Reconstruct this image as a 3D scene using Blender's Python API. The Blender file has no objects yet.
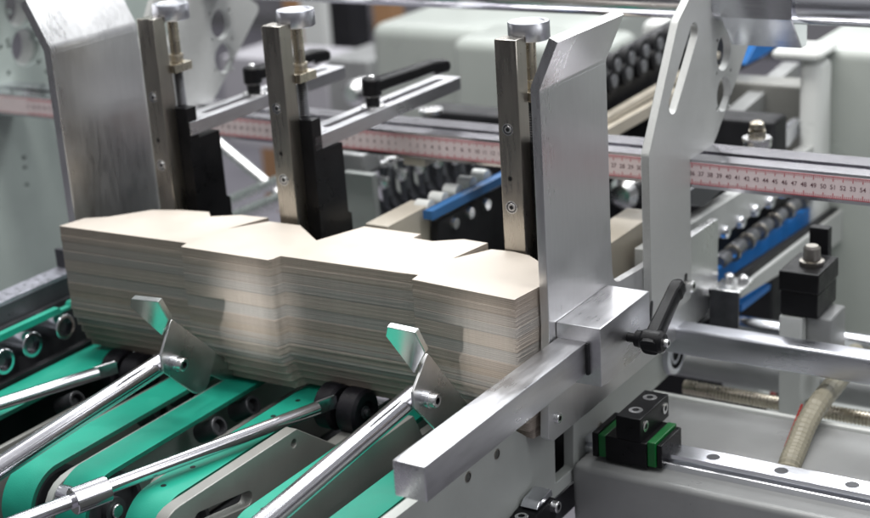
import bpy, bmesh, math, random
import numpy as np
from mathutils import Vector, Matrix
random.seed(7)
# Coordinates below are in units of 8.16 mm (1 cm of the ruler = 1.2255 units); K turns them into metres.
K = 0.00816
C = bpy.context.scene.collection
# ------------------------------------------------------------------ camera model
F = 1566.11; PI = math.pi
def _Rz(a): c, s = math.cos(a), math.sin(a); return np.array([[c,-s,0],[s,c,0],[0,0,1]])
def _Rx(a): c, s = math.cos(a), math.sin(a); return np.array([[1,0,0],[0,c,-s],[0,s,c]])
RW = _Rz(.0664944181) @ _Rx(-1.23994297) @ _Rz(-.580361835)
CAM = np.array([80.31, -137.66, 59.96])
def at(px, py, X=None, Y=None, Z=None):
    r = RW.T @ np.array([(px-435)/F, -(py-259)/F, -1.0])
    if X is not None: t = (X-CAM[0])/r[0]
    elif Y is not None: t = (Y-CAM[1])/r[1]
    else: t = (Z-CAM[2])/r[2]
    return CAM + t*r
def yz(pts, X): return [(float(at(a, b, X=X)[1]), float(at(a, b, X=X)[2])) for a, b in pts]

# ------------------------------------------------------------------ materials
def nt(m):
    m.use_nodes = True; n = m.node_tree; return n, n.nodes['Principled BSDF'], n.links
def col4(c): return (c[0], c[1], c[2], 1)
def mat(name, col, rough=.5, metal=0, var=.12, scale=40, stretch=(1,1,1), bump=0, bscale=300, rvar=.12, coat=0, spec=.5, objcol=False):
    m = bpy.data.materials.new(name); n, p, L = nt(m)
    tc = n.nodes.new('ShaderNodeTexCoord'); mp = n.nodes.new('ShaderNodeMapping'); mp.inputs['Scale'].default_value = stretch
    L.new(tc.outputs['Object'], mp.inputs['Vector'])
    no = n.nodes.new('ShaderNodeTexNoise'); no.inputs['Scale'].default_value = scale; no.inputs['Detail'].default_value = 5; no.inputs['Roughness'].default_value = .6
    L.new(mp.outputs[0], no.inputs['Vector'])
    mr = n.nodes.new('ShaderNodeMapRange'); mr.inputs['From Min'].default_value = .3; mr.inputs['From Max'].default_value = .7
    mr.inputs['To Min'].default_value = 1-var; mr.inputs['To Max'].default_value = 1+var
    L.new(no.outputs['Fac'], mr.inputs['Value'])
    mul = n.nodes.new('ShaderNodeVectorMath'); mul.operation = 'SCALE'
    if objcol:
        oi = n.nodes.new('ShaderNodeObjectInfo'); L.new(oi.outputs['Color'], mul.inputs[0])
    else: mul.inputs[0].default_value = col
    L.new(mr.outputs[0], mul.inputs['Scale']); L.new(mul.outputs[0], p.inputs['Base Color'])
    r2 = n.nodes.new('ShaderNodeMapRange'); r2.inputs['From Min'].default_value = .3; r2.inputs['From Max'].default_value = .7
    r2.inputs['To Min'].default_value = max(.03, rough-rvar*rough*2); r2.inputs['To Max'].default_value = rough+rvar*rough*2
    L.new(no.outputs['Fac'], r2.inputs['Value']); L.new(r2.outputs[0], p.inputs['Roughness'])
    p.inputs['Metallic'].default_value = metal; p.inputs['Coat Weight'].default_value = coat
    p.inputs['Specular IOR Level'].default_value = spec
    if bump:
        b = n.nodes.new('ShaderNodeTexNoise'); b.inputs['Scale'].default_value = bscale; b.inputs['Detail'].default_value = 3
        L.new(mp.outputs[0], b.inputs['Vector'])
        bu = n.nodes.new('ShaderNodeBump'); bu.inputs['Strength'].default_value = bump; bu.inputs['Distance'].default_value = .0006
        L.new(b.outputs['Fac'], bu.inputs['Height']); L.new(bu.outputs[0], p.inputs['Normal'])
    return m
def metal(name, col, rough, cloud=.10, cscale=9, cvar=.10, brush=(1,1,.1), bscale=260, bstr=.12, fine=.05):
    """bare metal: soft low-frequency smudges in gloss and tone, plus fine directional grain."""
    m = bpy.data.materials.new(name); n, p, L = nt(m); p.inputs['Metallic'].default_value = 1
    tc = n.nodes.new('ShaderNodeTexCoord')
    def noise(scale, st, det=2, dist=0):
        mp = n.nodes.new('ShaderNodeMapping'); mp.inputs['Scale'].default_value = st; L.new(tc.outputs['Object'], mp.inputs['Vector'])
        no = n.nodes.new('ShaderNodeTexNoise'); no.inputs['Scale'].default_value = scale; no.inputs['Detail'].default_value = det; no.inputs['Distortion'].default_value = dist
        L.new(mp.outputs[0], no.inputs['Vector']); return no.outputs['Fac']
    def rng(v, a, b, f0=.3, f1=.7):
        mr = n.nodes.new('ShaderNodeMapRange'); mr.interpolation_type = 'SMOOTHSTEP'
        for k, x in zip(('From Min','From Max','To Min','To Max'), (f0, f1, a, b)): mr.inputs[k].default_value = x
        L.new(v, mr.inputs['Value']); return mr.outputs[0]
    def math_(op, a, b):
        q = n.nodes.new('ShaderNodeMath'); q.operation = op; L.new(a, q.inputs[0])
        if isinstance(b, float): q.inputs[1].default_value = b
        else: L.new(b, q.inputs[1])
        return q.outputs[0]
    c1 = noise(cscale, (1,1,.5), 1, .3); c2 = noise(cscale*3.1, (1,1,1), 1, 0); g = noise(bscale, brush, 2)
    ro = math_('ADD', math_('ADD', rng(c1, rough-cloud, rough+cloud), rng(c2, -cloud*.25, cloud*.25)), rng(g, -fine, fine))
    L.new(ro, p.inputs['Roughness'])
    v = n.nodes.new('ShaderNodeVectorMath'); v.operation = 'SCALE'; v.inputs[0].default_value = col
    L.new(math_('ADD', rng(c1, 1+cvar, 1-cvar), rng(g, -cvar*.35, cvar*.35)), v.inputs['Scale']); L.new(v.outputs[0], p.inputs['Base Color'])
    bu = n.nodes.new('ShaderNodeBump'); bu.inputs['Strength'].default_value = bstr; bu.inputs['Distance'].default_value = .0004
    L.new(g, bu.inputs['Height']); L.new(bu.outputs[0], p.inputs['Normal'])
    return m
M = {}
M['alu'] = metal('brushed_aluminium', (.71,.71,.715), .38, .09, 7, .05, (1,1,.15), 220, .025, .03)
M['bar'] = metal('milled_bar', (.64,.64,.66), .34, .09, 10, .10, (1,.15,1), 240, .025, .03)
M['steel'] = metal('ground_steel', (.40,.375,.335), .30, .05, 12, .10, (1,1,.08), 300, .03, .03)
M['brass'] = mat('brass_plated', (.56,.51,.42), .28, 1, .15, 60)
M['chrome'] = mat('chrome_rod', (.70,.69,.73), .15, 1, .03, 8, (1,1,1), 0, 800, .05)
M['shaft'] = metal('shaft_steel', (.74,.75,.79), .20, .05, 12, .07, (.1,1,1), 260, .015, .02)
M['bright'] = mat('bright_zinc', (.80,.80,.80), .25, 1, .1, 80)
M['paint'] = mat('grey_paint', (.43,.45,.43), .42, 0, .05, 30, (1,1,1), .3, 1500, .12)
M['anod'] = mat('bead_blasted', (.50,.51,.50), .50, .35, .07, 420, (1,1,1), .7, 1300, .15)
M['divider'] = mat('divider_paint', (.26,.26,.245), .36, .25, .08, 22, (1,1,1), .2, 900)
M['panel'] = mat('panel_paint', (.31,.355,.335), .42, 0, .07, 12)
M['white'] = mat('cream_paint', (.64,.655,.635), .32, 0, .04, 10)
M['cover'] = mat('cover_paint', (.36,.385,.36), .32, 0, .05, 6)
M['black'] = mat('black_anodised', (.007,.007,.008), .33, 0, .3, 50, spec=.22)
M['plastic'] = mat('black_plastic', (.006,.006,.007), .36, 0, .2, 80, (1,1,1), .4, 900, spec=.22)
M['rubber'] = mat('black_rubber', (.009,.008,.011), .42, 0, .25, 90, (1,1,1), .3, 500, spec=.3)
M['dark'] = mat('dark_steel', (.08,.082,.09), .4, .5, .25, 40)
M['darkp'] = mat('dark_paint_and_shade', (.014,.014,.016), .5, 0, .25, 30, spec=.25)  # dark painted parts, and shade put in as colour in recesses and gaps
M['shaftm'] = metal('satin_shaft', (.60,.61,.66), .33, .07, 10, .10, (.1,1,1), 260, .02, .03)
M['roller'] = mat('roller_grey', (.20,.205,.22), .4, .5, .2, 40)
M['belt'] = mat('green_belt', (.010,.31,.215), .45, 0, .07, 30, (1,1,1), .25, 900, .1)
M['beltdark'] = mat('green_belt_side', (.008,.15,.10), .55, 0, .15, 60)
M['blue'] = mat('blue_belt', (.012,.16,.50), .4, 0, .1, 40)
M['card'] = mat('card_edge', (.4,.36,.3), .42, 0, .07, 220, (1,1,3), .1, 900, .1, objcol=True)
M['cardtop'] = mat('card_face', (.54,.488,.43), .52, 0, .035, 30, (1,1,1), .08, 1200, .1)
M['tape'] = mat('ruler_tape', (.78,.66,.66), .4, 0, .04, 40)
M['red'] = mat('tape_red', (.50,.045,.07), .5)
M['ink'] = mat('tape_ink', (.10,.02,.035), .5)
M['bed'] = mat('bed_grey', (.28,.285,.285), .33, .1, .1, 12, (1,1,1), .15, 300)
M['bedw'] = mat('bed_cream', (.46,.48,.47), .4, 0, .06, 12)
M['greencap'] = mat('green_cap', (.0,.12,.022), .4, 0, .1, 60)
M['hose'] = mat('hose_beige', (.27,.25,.19), .4, 0, .1, 50)
M['redp'] = mat('red_plastic', (.3,.02,.015), .4)
M['wireb'] = mat('teal_wire', (.03,.22,.26), .4)
M['blue2'] = mat('blue_belt_dull', (.035,.14,.34), .5, 0, .1, 40)
M['floor'] = mat('floor_paint', (.23,.22,.25), .5, 0, .2, 3)
M['wall'] = mat('hall_wall', (.40,.39,.42), .7, 0, .15, 2)
M['wood'] = mat('brown_board', (.36,.20,.10), .6, 0, .1, 5)
M['blade'] = mat('blade_grey', (.10,.105,.115), .35, .5, .15, 40)
M['tan'] = mat('tan_plate', (.50,.455,.38), .4, .1, .08, 20)
M['castiron'] = mat('frame_metal', (.42,.42,.48), .38, .7, .25, 160, (1,1,1), .8, 500, .2)

# ------------------------------------------------------------------ helpers
def sq(v): return math.copysign(abs(v)**.55, v)
def things_loc(o): return Vector(o.location)
def obj(name, bm, mats, parent=None, sharp=21, origin=None):
    """bm is in K-scaled world coordinates; becomes ONE mesh object."""
    if not isinstance(mats, (list, tuple)): mats = [mats]
    if parent is not None:
        off = Vector((0,0,0)); q = parent
        while q: off += q.location; q = q.parent
    else:
        vs = [v.co for v in bm.verts]
        lo = Vector([min(v[i] for v in vs) for i in range(3)]); hi = Vector([max(v[i] for v in vs) for i in range(3)])
        off = Vector(((lo.x+hi.x)/2, (lo.y+hi.y)/2, lo.z)) if origin is None else Vector(origin)
    bmesh.ops.recalc_face_normals(bm, faces=bm.faces)
    bmesh.ops.translate(bm, verts=bm.verts, vec=-off)
    me = bpy.data.meshes.new(name); bm.to_mesh(me); bm.free()
    for m in mats: me.materials.append(M[m] if isinstance(m, str) else m)
    for f in me.polygons: f.use_smooth = True
    me.set_sharp_from_angle(angle=math.radians(sharp))
    o = bpy.data.objects.new(name, me); C.objects.link(o)
    if parent is None: o.location = off
    else: o.parent = parent
    return o
def tag(o, label, cat, group=None, kind=None):
    o['label'] = label
    if cat: o['category'] = cat
    if group: o['group'] = group
    if kind: o['kind'] = kind
    return o
def thing(name, label, cat, loc, group=None):
    o = bpy.data.objects.new(name, None); C.objects.link(o); o.location = Vector(loc)*K; o.empty_display_size = .02
    return tag(o, label, cat, group)
def dup(root, delta, label, group=None):
    r = root.copy(); C.objects.link(r); r.location = root.location + Vector(delta)*K; r['label'] = label
    if group: r['group'] = group
    for ch in list(root.children):
        c = ch.copy(); C.objects.link(c); c.parent = r
        for g in list(ch.children):
            d = g.copy(); C.objects.link(d); d.parent = c
    return r
def join(bm, other, mi=0):
    for f in other.faces: f.material_index = mi
    me = bpy.data.meshes.new('tmp'); other.to_mesh(me); other.free(); bm.from_mesh(me); bpy.data.meshes.remove(me); return bm
def box(x0, x1, y0, y1, z0, z1, bev=.08, seg=2, bm=None, mi=0):
    b = bmesh.new(); bmesh.ops.create_cube(b, size=1)
    for v in b.verts: v.co = Vector(((x0+x1)/2+v.co.x*(x1-x0), (y0+y1)/2+v.co.y*(y1-y0), (z0+z1)/2+v.co.z*(z1-z0)))*K
    if bev: bmesh.ops.bevel(b, geom=b.edges[:], offset=bev*K, segments=seg, profile=.5, affect='EDGES')
    return b if bm is None else join(bm, b, mi)
def frame_of(a, b, up=None):
    z = (Vector(b)-Vector(a)).normalized()
    u = Vector(up) if up is not None else (Vector((0,0,1)) if abs(z.z) < .9 else Vector((1,0,0)))
    x = u.cross(z).normalized(); y = z.cross(x); return x, y, z
def beam(a, b, w, h, bev=.08, bm=None, mi=0):
    """box from a to b, w sideways, h upward (top at the a-b line)."""
    x, y, z = frame_of(a, b); ln = (Vector(b)-Vector(a)).length
    q = bmesh.new(); bmesh.ops.create_cube(q, size=1)
    for v in q.verts: v.co = (Vector(a) + x*v.co.x*w + y*(v.co.y-.5)*h + z*(v.co.z+.5)*ln)*K
    if bev: bmesh.ops.bevel(q, geom=q.edges[:], offset=bev*K, segments=2, profile=.5, affect='EDGES')
    return q if bm is None else join(bm, q, mi)
def lathe(a, b, prof, n=32, bm=None, mi=0, mis=None):
    """prof: list of (t along a->b in units, radius)."""
    x, y, z = frame_of(a, b); q = bmesh.new(); rings = []
    for t, r in prof:
        if r < 1e-6: rings.append([q.verts.new((Vector(a)+z*t)*K)])
        else: rings.append([q.verts.new((Vector(a)+z*t+(x*math.cos(2*PI*i/n)+y*math.sin(2*PI*i/n))*r)*K) for i in range(n)])
    for k, (p, r) in enumerate(zip(rings, rings[1:])):
        for i in range(n):
            j = (i+1) % n
            if len(p) == 1 and len(r) == 1: continue
            if len(p) == 1: f = q.faces.new((p[0], r[i], r[j]))
            elif len(r) == 1: f = q.faces.new((p[i], r[0], p[j]))
            else: f = q.faces.new((p[i], r[i], r[j], p[j]))
            f.material_index = mis[k] if mis else mi
    if bm is None: return q
    me = bpy.data.meshes.new('tmp'); q.to_mesh(me); q.free(); bm.from_mesh(me); bpy.data.meshes.remove(me); return bm
def rod(a, b, r, n=32, ch=.1, bm=None, mi=0):
    l = (Vector(b)-Vector(a)).length; ch = min(ch, r*.4)
    return lathe(a, b, [(0,0),(0,r-ch),(ch,r),(l-ch,r),(l,r-ch),(l,0)], n, bm, mi)
def ring(a, b, ro, ri, n=40, bm=None, mi=0):
    l = (Vector(b)-Vector(a)).length; c = min(.1, (ro-ri)*.3)
    return lathe(a, b, [(0,ri),(0,ro-c),(c,ro),(l-c,ro),(l,ro-c),(l,ri),(0,ri)], n, bm, mi)
def circ(cx, cy, r, n=32, ry=None): return [(cx+r*math.cos(2*PI*i/n), cy+(ry or r)*math.sin(2*PI*i/n)) for i in range(n)]
def slot(a, b, r, n=14):
    d = math.atan2(b[1]-a[1], b[0]-a[0]); out = []
    for i in range(n+1): t = d+PI/2+PI*i/n; out.append((a[0]+r*math.cos(t), a[1]+r*math.sin(t)))
    for i in range(n+1): t = d-PI/2+PI*i/n; out.append((b[0]+r*math.cos(t), b[1]+r*math.sin(t)))
    return out
def rounded(poly, r, n=6):
    """round each corner of a polygon; r number or list."""
    out = []; N = len(poly)
    for i, p in enumerate(poly):
        rr = r[i] if isinstance(r, (list, tuple)) else r
        P = Vector(p); A = Vector(poly[i-1]); B = Vector(poly[(i+1) % N])
        if rr < 1e-4: out.append(tuple(P)); continue
        u = (A-P); v = (B-P); lu, lv = u.length, v.length; u.normalize(); v.normalize()
        ang = u.angle(v); d = min(rr/math.tan(ang/2), lu*.48, lv*.48)
        p0 = P+u*d; p1 = P+v*d
        for k in range(n+1):
            t = k/n; out.append(tuple(p0*(1-t)**2 + P*2*t*(1-t) + p1*t*t))
    return out
AX = {'X': ((0,1,0),(0,0,1),(1,0,0)), 'Z': ((1,0,0),(0,1,0),(0,0,1)), 'Y': ((1,0,0),(0,0,1),(0,-1,0))}
def extr(outer, a, b, axis='X', holes=(), bev=.05, bm=None, mi=0, facemi=None, mapf=None):
    """flat outline with holes extruded from a to b along an axis (X: outline is (y,z); Z: (x,y); Y: (x,z))."""
    cu = bpy.data.curves.new('c', 'CURVE'); cu.dimensions = '2D'; cu.fill_mode = 'BOTH'
    for pts in [outer]+list(holes):
        s = cu.splines.new('POLY'); s.points.add(len(pts)-1); s.use_cyclic_u = True
        for i, p in enumerate(pts): s.points[i].co = (p[0], p[1], 0, 1)
    T = abs(b-a)/2; bev = min(bev, T*.5)
    cu.extrude = T-bev
    if bev: cu.bevel_depth = bev; cu.bevel_resolution = 1; cu.offset = -bev
    co = bpy.data.objects.new('c', cu); C.objects.link(co)
    dg = bpy.context.evaluated_depsgraph_get(); me = bpy.data.meshes.new_from_object(co.evaluated_get(dg))
    bpy.data.objects.remove(co); bpy.data.curves.remove(cu)
    q = bmesh.new(); q.from_mesh(me); bpy.data.meshes.remove(me)
    bmesh.ops.remove_doubles(q, verts=q.verts, dist=1e-5)
    e1, e2, e3 = [Vector(v) for v in AX[axis]]; mid = (a+b)/2 if axis != 'Y' else -(a+b)/2
    for f in q.faces: f.material_index = mi
    if facemi is not None:
        for f in q.faces:
            if f.calc_center_median().z > T-1e-3: f.material_index = facemi
    for v in q.verts:
        c = v.co
        v.co = (e1*c.x + e2*c.y + e3*(c.z+mid))*K
        if mapf: v.co = Vector(mapf(v.co/K))*K
    if bm is None: return q
    me = bpy.data.meshes.new('tmp'); q.to_mesh(me); q.free(); bm.from_mesh(me); bpy.data.meshes.remove(me); return bm
def screw_bm(p, d, r=.75, h=.6, bm=None):
    """socket head screw: p on the surface, d outward; slots 0 metal, 1 dark colour standing in for recess shade."""
    a = Vector(p); b = a+Vector(d).normalized()*h
    return lathe(a, b, [(0,0),(0,r),(h*.85,r),(h,r*.88),(h,r*.5),(h*.45,r*.45),(h*.45,0)], 20, bm, mis=[0,0,0,0,1,1])
def csk_bm(p, d, r=.75, bm=None):
    a = Vector(p)-Vector(d).normalized()*.0; b = a+Vector(d)
    return lathe(a, b, [(0,0),(0,r),(.06,r),(.06,r*.82),(.01,r*.78),(.01,r*.68),(.07,r*.62),(.07,r*.34),(.012,r*.3),(.012,0)], 20, bm, mis=[0,0,0,1,1,0,0,1,1])
def tube(pts, r, n=10, bm=None, mi=0, rr=None):
    q = bmesh.new(); rings = []
    for i, p in enumerate(pts):
        a = Vector(pts[max(i-1,0)]); b = Vector(pts[min(i+1,len(pts)-1)]); x, y, z = frame_of(a, b)
        R = rr[i] if rr else r
        rings.append([q.verts.new((Vector(p)+(x*math.cos(2*PI*k/n)+y*math.sin(2*PI*k/n))*R)*K) for k in range(n)])
    for p, s in zip(rings, rings[1:]):
        for k in range(n): q.faces.new((p[k], s[k], s[(k+1)%n], p[(k+1)%n]))
    q.faces.new(rings[0]); q.faces.new(rings[-1])
    for f in q.faces: f.material_index = mi
    return q if bm is None else join(bm, q, mi)
def smoothpath(pts, n=8):
    out = []; P = [Vector(p) for p in pts]; P = [P[0]*2-P[1]]+P+[P[-1]*2-P[-2]]
    for i in range(1, len(P)-2):
        for k in range(n):
            t = k/n; out.append(.5*((2*P[i])+(-P[i-1]+P[i+1])*t+(2*P[i-1]-5*P[i]+4*P[i+1]-P[i+2])*t*t+(-P[i-1]+3*P[i]-3*P[i+1]+P[i+2])*t**3))
    out.append(P[-2]); return out

# ================================================================== STACK OF CARTON BLANKS
OUT = [(59.4,226),(187,243),(181,246.8),(268,260.2),(273,259),(281,256),(400,272.8),(418.4,275),(412,279.6),(509,299),(514.5,299.9),(518,298),(542,285.5),
       (541,263),(529.6,255.6),(513,251.5),(491.7,249.3),(452.5,258.7),(487.9,243),(463.9,239.2),(432.3,241.2),(413.3,237.9),(420.9,234.1),(364.6,226.5),(316.5,240.5),(300,225.3),(268.5,221.5),(226.8,229),(268.5,217.7),(240.7,215),(210.3,216.4),(209,212),(180,210),(151.7,210),(108.7,216.8),(84.7,218.3)]
blank = [tuple(at(a, b, Z=0)[:2]) for a, b in OUT]
H = 18.0; NB = 176; TH = H/NB
blank_meshes = []
for v in range(5):
    j = [(x+random.uniform(-.02,.02), y+random.uniform(-.02,.02)) for x, y in blank]
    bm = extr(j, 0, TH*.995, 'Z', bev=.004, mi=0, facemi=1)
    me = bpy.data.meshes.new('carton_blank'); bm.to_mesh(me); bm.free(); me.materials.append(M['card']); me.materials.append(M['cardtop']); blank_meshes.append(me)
gaps = {}
i = 0; bundle = []; 
tones = [(.365,.30,.24),(.39,.325,.265),(.35,.29,.235),(.375,.33,.285),(.345,.315,.28),(.385,.33,.275),(.35,.322,.288),(.335,.30,.268),(.395,.335,.268),(.345,.29,.24)]; ti = 0
while i < NB:
    k = random.choice([7,9,12,14,17]); tone = tones[ti % 10]; ti += random.choice([1,1,2,3])
    off = (random.uniform(-.025,.025), random.uniform(-.055,.055)); line = random.random() < .6; bundle += [(tone, off, line and q == k-1) for q in range(k)]; i += k
for i in range(NB):                                  # 0 = topmost
    (tone, off, last) = bundle[i]; d = (i+1)*TH
    s = 0
    if d > 10.5: s = 3.4*(math.floor((d-10.5)/1.25)*1.25/7.2)**1.5
    f = random.uniform(.975, 1.025)*(1 if not last else .74)
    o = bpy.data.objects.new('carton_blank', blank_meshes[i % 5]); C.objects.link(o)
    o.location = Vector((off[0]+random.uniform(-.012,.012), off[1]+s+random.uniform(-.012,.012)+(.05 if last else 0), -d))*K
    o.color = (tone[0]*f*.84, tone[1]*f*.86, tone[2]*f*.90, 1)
    if i == 0: tag(o, 'cream die-cut carton blank on top of the stack, its notched face fully visible', 'carton', 'carton blanks in the stack')
    elif i == NB-1: tag(o, 'lowest grey carton blank of the stack, lying on the green belts', 'carton', 'carton blanks in the stack')
    else: tag(o, 'flat die-cut grey-brown carton blank within the stack, only its thin edge showing', 'carton', 'carton blanks in the stack')

# ================================================================== GUIDE PLATES
def guide_plate(outline, x0, x1, label, flip=1, ys=(4.25,20.15)):
    """flat YZ plate with its top flared outward (flip = +1 to +X, -1 to -X)."""
    t = thing('guide_plate', label, 'guide plate', ((x0+x1)/2, 12, min(p[1] for p in outline)), 'side guide plates of the carton magazine')
    obj('plate', extr(outline, x0, x1, 'X', bev=.07), 'alu', t)
    # flare: own sheet bent away
    zb = 22.1; dz, dx = (5.9, 2.7) if flip > 0 else (6.6, -3.4)
    th = x1-x0
    q = bmesh.new()
    A = Vector((0,ys[0],zb)); rowsN = 8
    L = math.hypot(dz, dx); cr = .9
    prof = [(0,0),(0,dz*.06)]
    sec = [(x0, x1, zb)]
    pts = [(x0, zb-.02, x1, zb-.02)]
    ang = math.atan2(abs(dx), dz)*flip
    for k in range(5):
        a = ang*(k+1)/5; r0 = 1.3
        if flip > 0: cx, cz = x1+r0, zb; pts.append((cx-(r0+th)*math.cos(a), cz+(r0+th)*math.sin(a), cx-r0*math.cos(a), cz+r0*math.sin(a)))
        else: cx, cz = x0-r0, zb; pts.append((cx+r0*math.cos(a), cz+r0*math.sin(abs(a)), cx+(r0+th)*math.cos(a), cz+(r0+th)*math.sin(abs(a))))
    u = (math.sin(ang), math.cos(ang)); l = L-1.0
    p = pts[-1]; pts.append((p[0]+u[0]*l, p[1]+u[1]*l, p[2]+u[0]*l, p[3]+u[1]*l))
    prev = None
    for i, (xa, za, xb, zb_) in enumerate(pts):
        y0, y1 = ys
        if i == len(pts)-1: y0 -= .1*0; 
        rr = [q.verts.new(Vector((xa,y0,za))*K), q.verts.new(Vector((xb,y0,zb_))*K), q.verts.new(Vector((xb,y1,zb_))*K), q.verts.new(Vector((xa,y1,za))*K)]
        if prev:
            for k in range(4): q.faces.new((prev[k], prev[(k+1)%4], rr[(k+1)%4], rr[k]))
        else: q.faces.new(rr)
        prev = rr
    q.faces.new(prev)
    top = [e for e in q.edges if len(e.link_faces) == 2 and e.calc_face_angle(0) > 1.2]
    bmesh.ops.bevel(q, geom=top, offset=.1*K, segments=2, affect='EDGES')
    obj('flared_lip', q, 'alu', t)
    return t
plr = rounded([(4.25,22.1),(4.25,-4.5),(3.0,-17.6),(4.0,-18.4),(48.5,-18.9),(52.6,-16.2),(52.9,-6.4),(43.5,-6.2),(30,-5.6),(20.4,-5.0),(20.15,1.0),(20.15,22.1)],
              [0,0,.6,.6,1.5,1.2,.5,.2,0,2.2,0,0])
gr = guide_plate(plr, .72, 1.8, 'tall smeared aluminium guide plate right of the carton stack, top lip bent outward', 1)
pll = rounded([(5.4,22.1),(5.4,-16),(20.15,-16),(20.15,22.1)], 0)
gl = guide_plate([(5.4,22.1),(5.4,-4),(5.4,-17.5),(21.9,-17.5),(21.9,22.1)], -72.3, -71.0, 'tall brushed metal guide plate at the left end of the carton stack, reflecting brown', -1, (5.4,21.9))
# the two carriage screws on the right guide plate's foot
for (a, b, r) in [(693.5,286,.72),(678,300,.6)]:
    p = at(a, b, X=3.35); obj('screw', screw_bm((3.0,p[1],p[2]), (1,0,0), r, .7), ['bright','darkp'], None) if False else None

# ================================================================== SUPPORT PLATES with slot and holes
sp_out = rounded([(28.8,-8.5),(28.8,8.9),(38.0,23.4),(44.5,27.5),(56,27.5),(56.6,21.2),(62.6,17.5),(49.6,6.0),(48.4,5.2),(40.9,5.2),(40.9,-11.3),(40.5,-13.5),(28.8,-13.5)],
                 [0,1.2,2,0,0,0,1.0,.8,.2,.2,0,0,0])
sp_holes = [slot((36.1,13.6),(42.6,21.1),1.3), circ(52.3,16.6,2.3), circ(52.3,11.1,2.3)]
for (y, z) in [(50.2,18.6),(54.8,18.3),(50.0,14.4),(54.7,13.7),(50.0,9.6),(54.3,8.9)]: sp_holes.append(circ(y, z, .28, 12))
def support_plate(x0, x1, label):
    t = thing('support_plate', label, 'bracket plate', ((x0+x1)/2, 40, -13.5), 'slotted carriage plates on the cross rail')
    obj('plate', extr(sp_out, x0, x1-.15, 'X', sp_holes, bev=.1), 'anod', t)
    return t
s1 = support_plate(1.85, 3.05, 'bead-blasted grey bracket plate with slanted slot and two round holes on the rail')
s2 = support_plate(-82.9, -81.7, 'blurred grey bracket plate with two round holes behind the left and middle posts')
for (a, b, r, h) in [(694,286.5,.78,1.0),(677.5,300.5,.72,.9),(710,292,.62,.5),(666,328,.5,.35)]:
    X = 3.05 if a != 710 and a != 666 else 1.8
    X = 2.9 if X > 2 else X
    p = at(a, b, X=X+h); obj('screw', screw_bm((X,p[1],p[2]), (1,0,0), r, h), ['bright','darkp'], s1 if X > 2 else gr)
for (a, b) in [(687,281),(652.5,309)]:
    p = at(a, b, X=3.1); obj('dark_slot_patch', extr(slot((p[1]-.25,p[2]-1.1),(p[1]+.1,p[2]+.6),.42), 2.9, 2.98, 'X', bev=.02), 'darkp', s1)  # flat dark patch standing in for a slot near the screw
p = at(556, 418, X=1.8); obj('screw', screw_bm((1.8,5.0,p[2]), (1,0,0), .62, .5), ['bright','darkp'], gr)

# ================================================================== GUIDE BAR AND CLAMP BLOCK
gb = obj('guide_bar', box(1.95, 5.6, -27.9, 5.7, -10.0, -6.2, .14, 3), 'bar')
tag(gb, 'thick square silver bar pointing towards the lower front from the clamp block', 'bar')
cb = thing('clamp_block', 'milled clamp block with a black lever, at the foot of the right guide plate', 'clamp', (4.5, 12, -11.4))
obj('block', box(1.85, 7.3, 5.75, 18.7, -11.4, -4.4, .1, 2), 'bar', cb)
hp = at(628, 337, X=7.3); hy, hz = hp[1], hp[2]
lv = obj('lever', lathe((7.3,hy,hz), (13,hy,hz), [(0,0),(0,.55),(1.0,.55),(1.05,.95),(1.7,1.0),(2.1,1.25),(4.1,1.3),(4.5,1.0),(4.6,0)], 28), 'plastic', cb)
obj('slit_shade_strip', box(5.62, 5.95, 5.3, 5.74, -10.0, -6.3, .02), 'darkp', cb)  # solid dark strip, paints the shade of the gap beside the bar
e0 = Vector((7.3+3.0, hy, hz)); e1 = Vector(at(679, 283, X=9.9))
bm = bmesh.new(); prev = None; x_, y_, z_ = frame_of(e0, e1, (1,0,0)); LL = (e1-e0).length
for t, w, h, ox in [(-.12,1.1,1.0,0),(.10,1.1,.9,0),(.3,1.08,.85,0),(.55,1.05,.8,0),(.78,1.0,.78,0),(.83,1.1,.88,.1),(.95,1.0,.8,.12),(1.0,.7,.5,.12)]:
    c = e0+z_*LL*t+y_*ox
    rr = [bm.verts.new((c+x_*w*sq(math.cos(a))+y_*h*sq(math.sin(a)))*K) for a in [2*PI*k/14 for k in range(14)]]
    if prev:
        for k in range(14): bm.faces.new((prev[k], prev[(k+1)%14], rr[(k+1)%14], rr[k]))
    else: bm.faces.new(rr)
    prev = rr
bm.faces.new(prev); obj('handle', bm, 'plastic', lv)
obj('screw', screw_bm((7.3+4.55,hy,hz), (1,0,0), .5, .5), ['bright','darkp'], lv)

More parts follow.
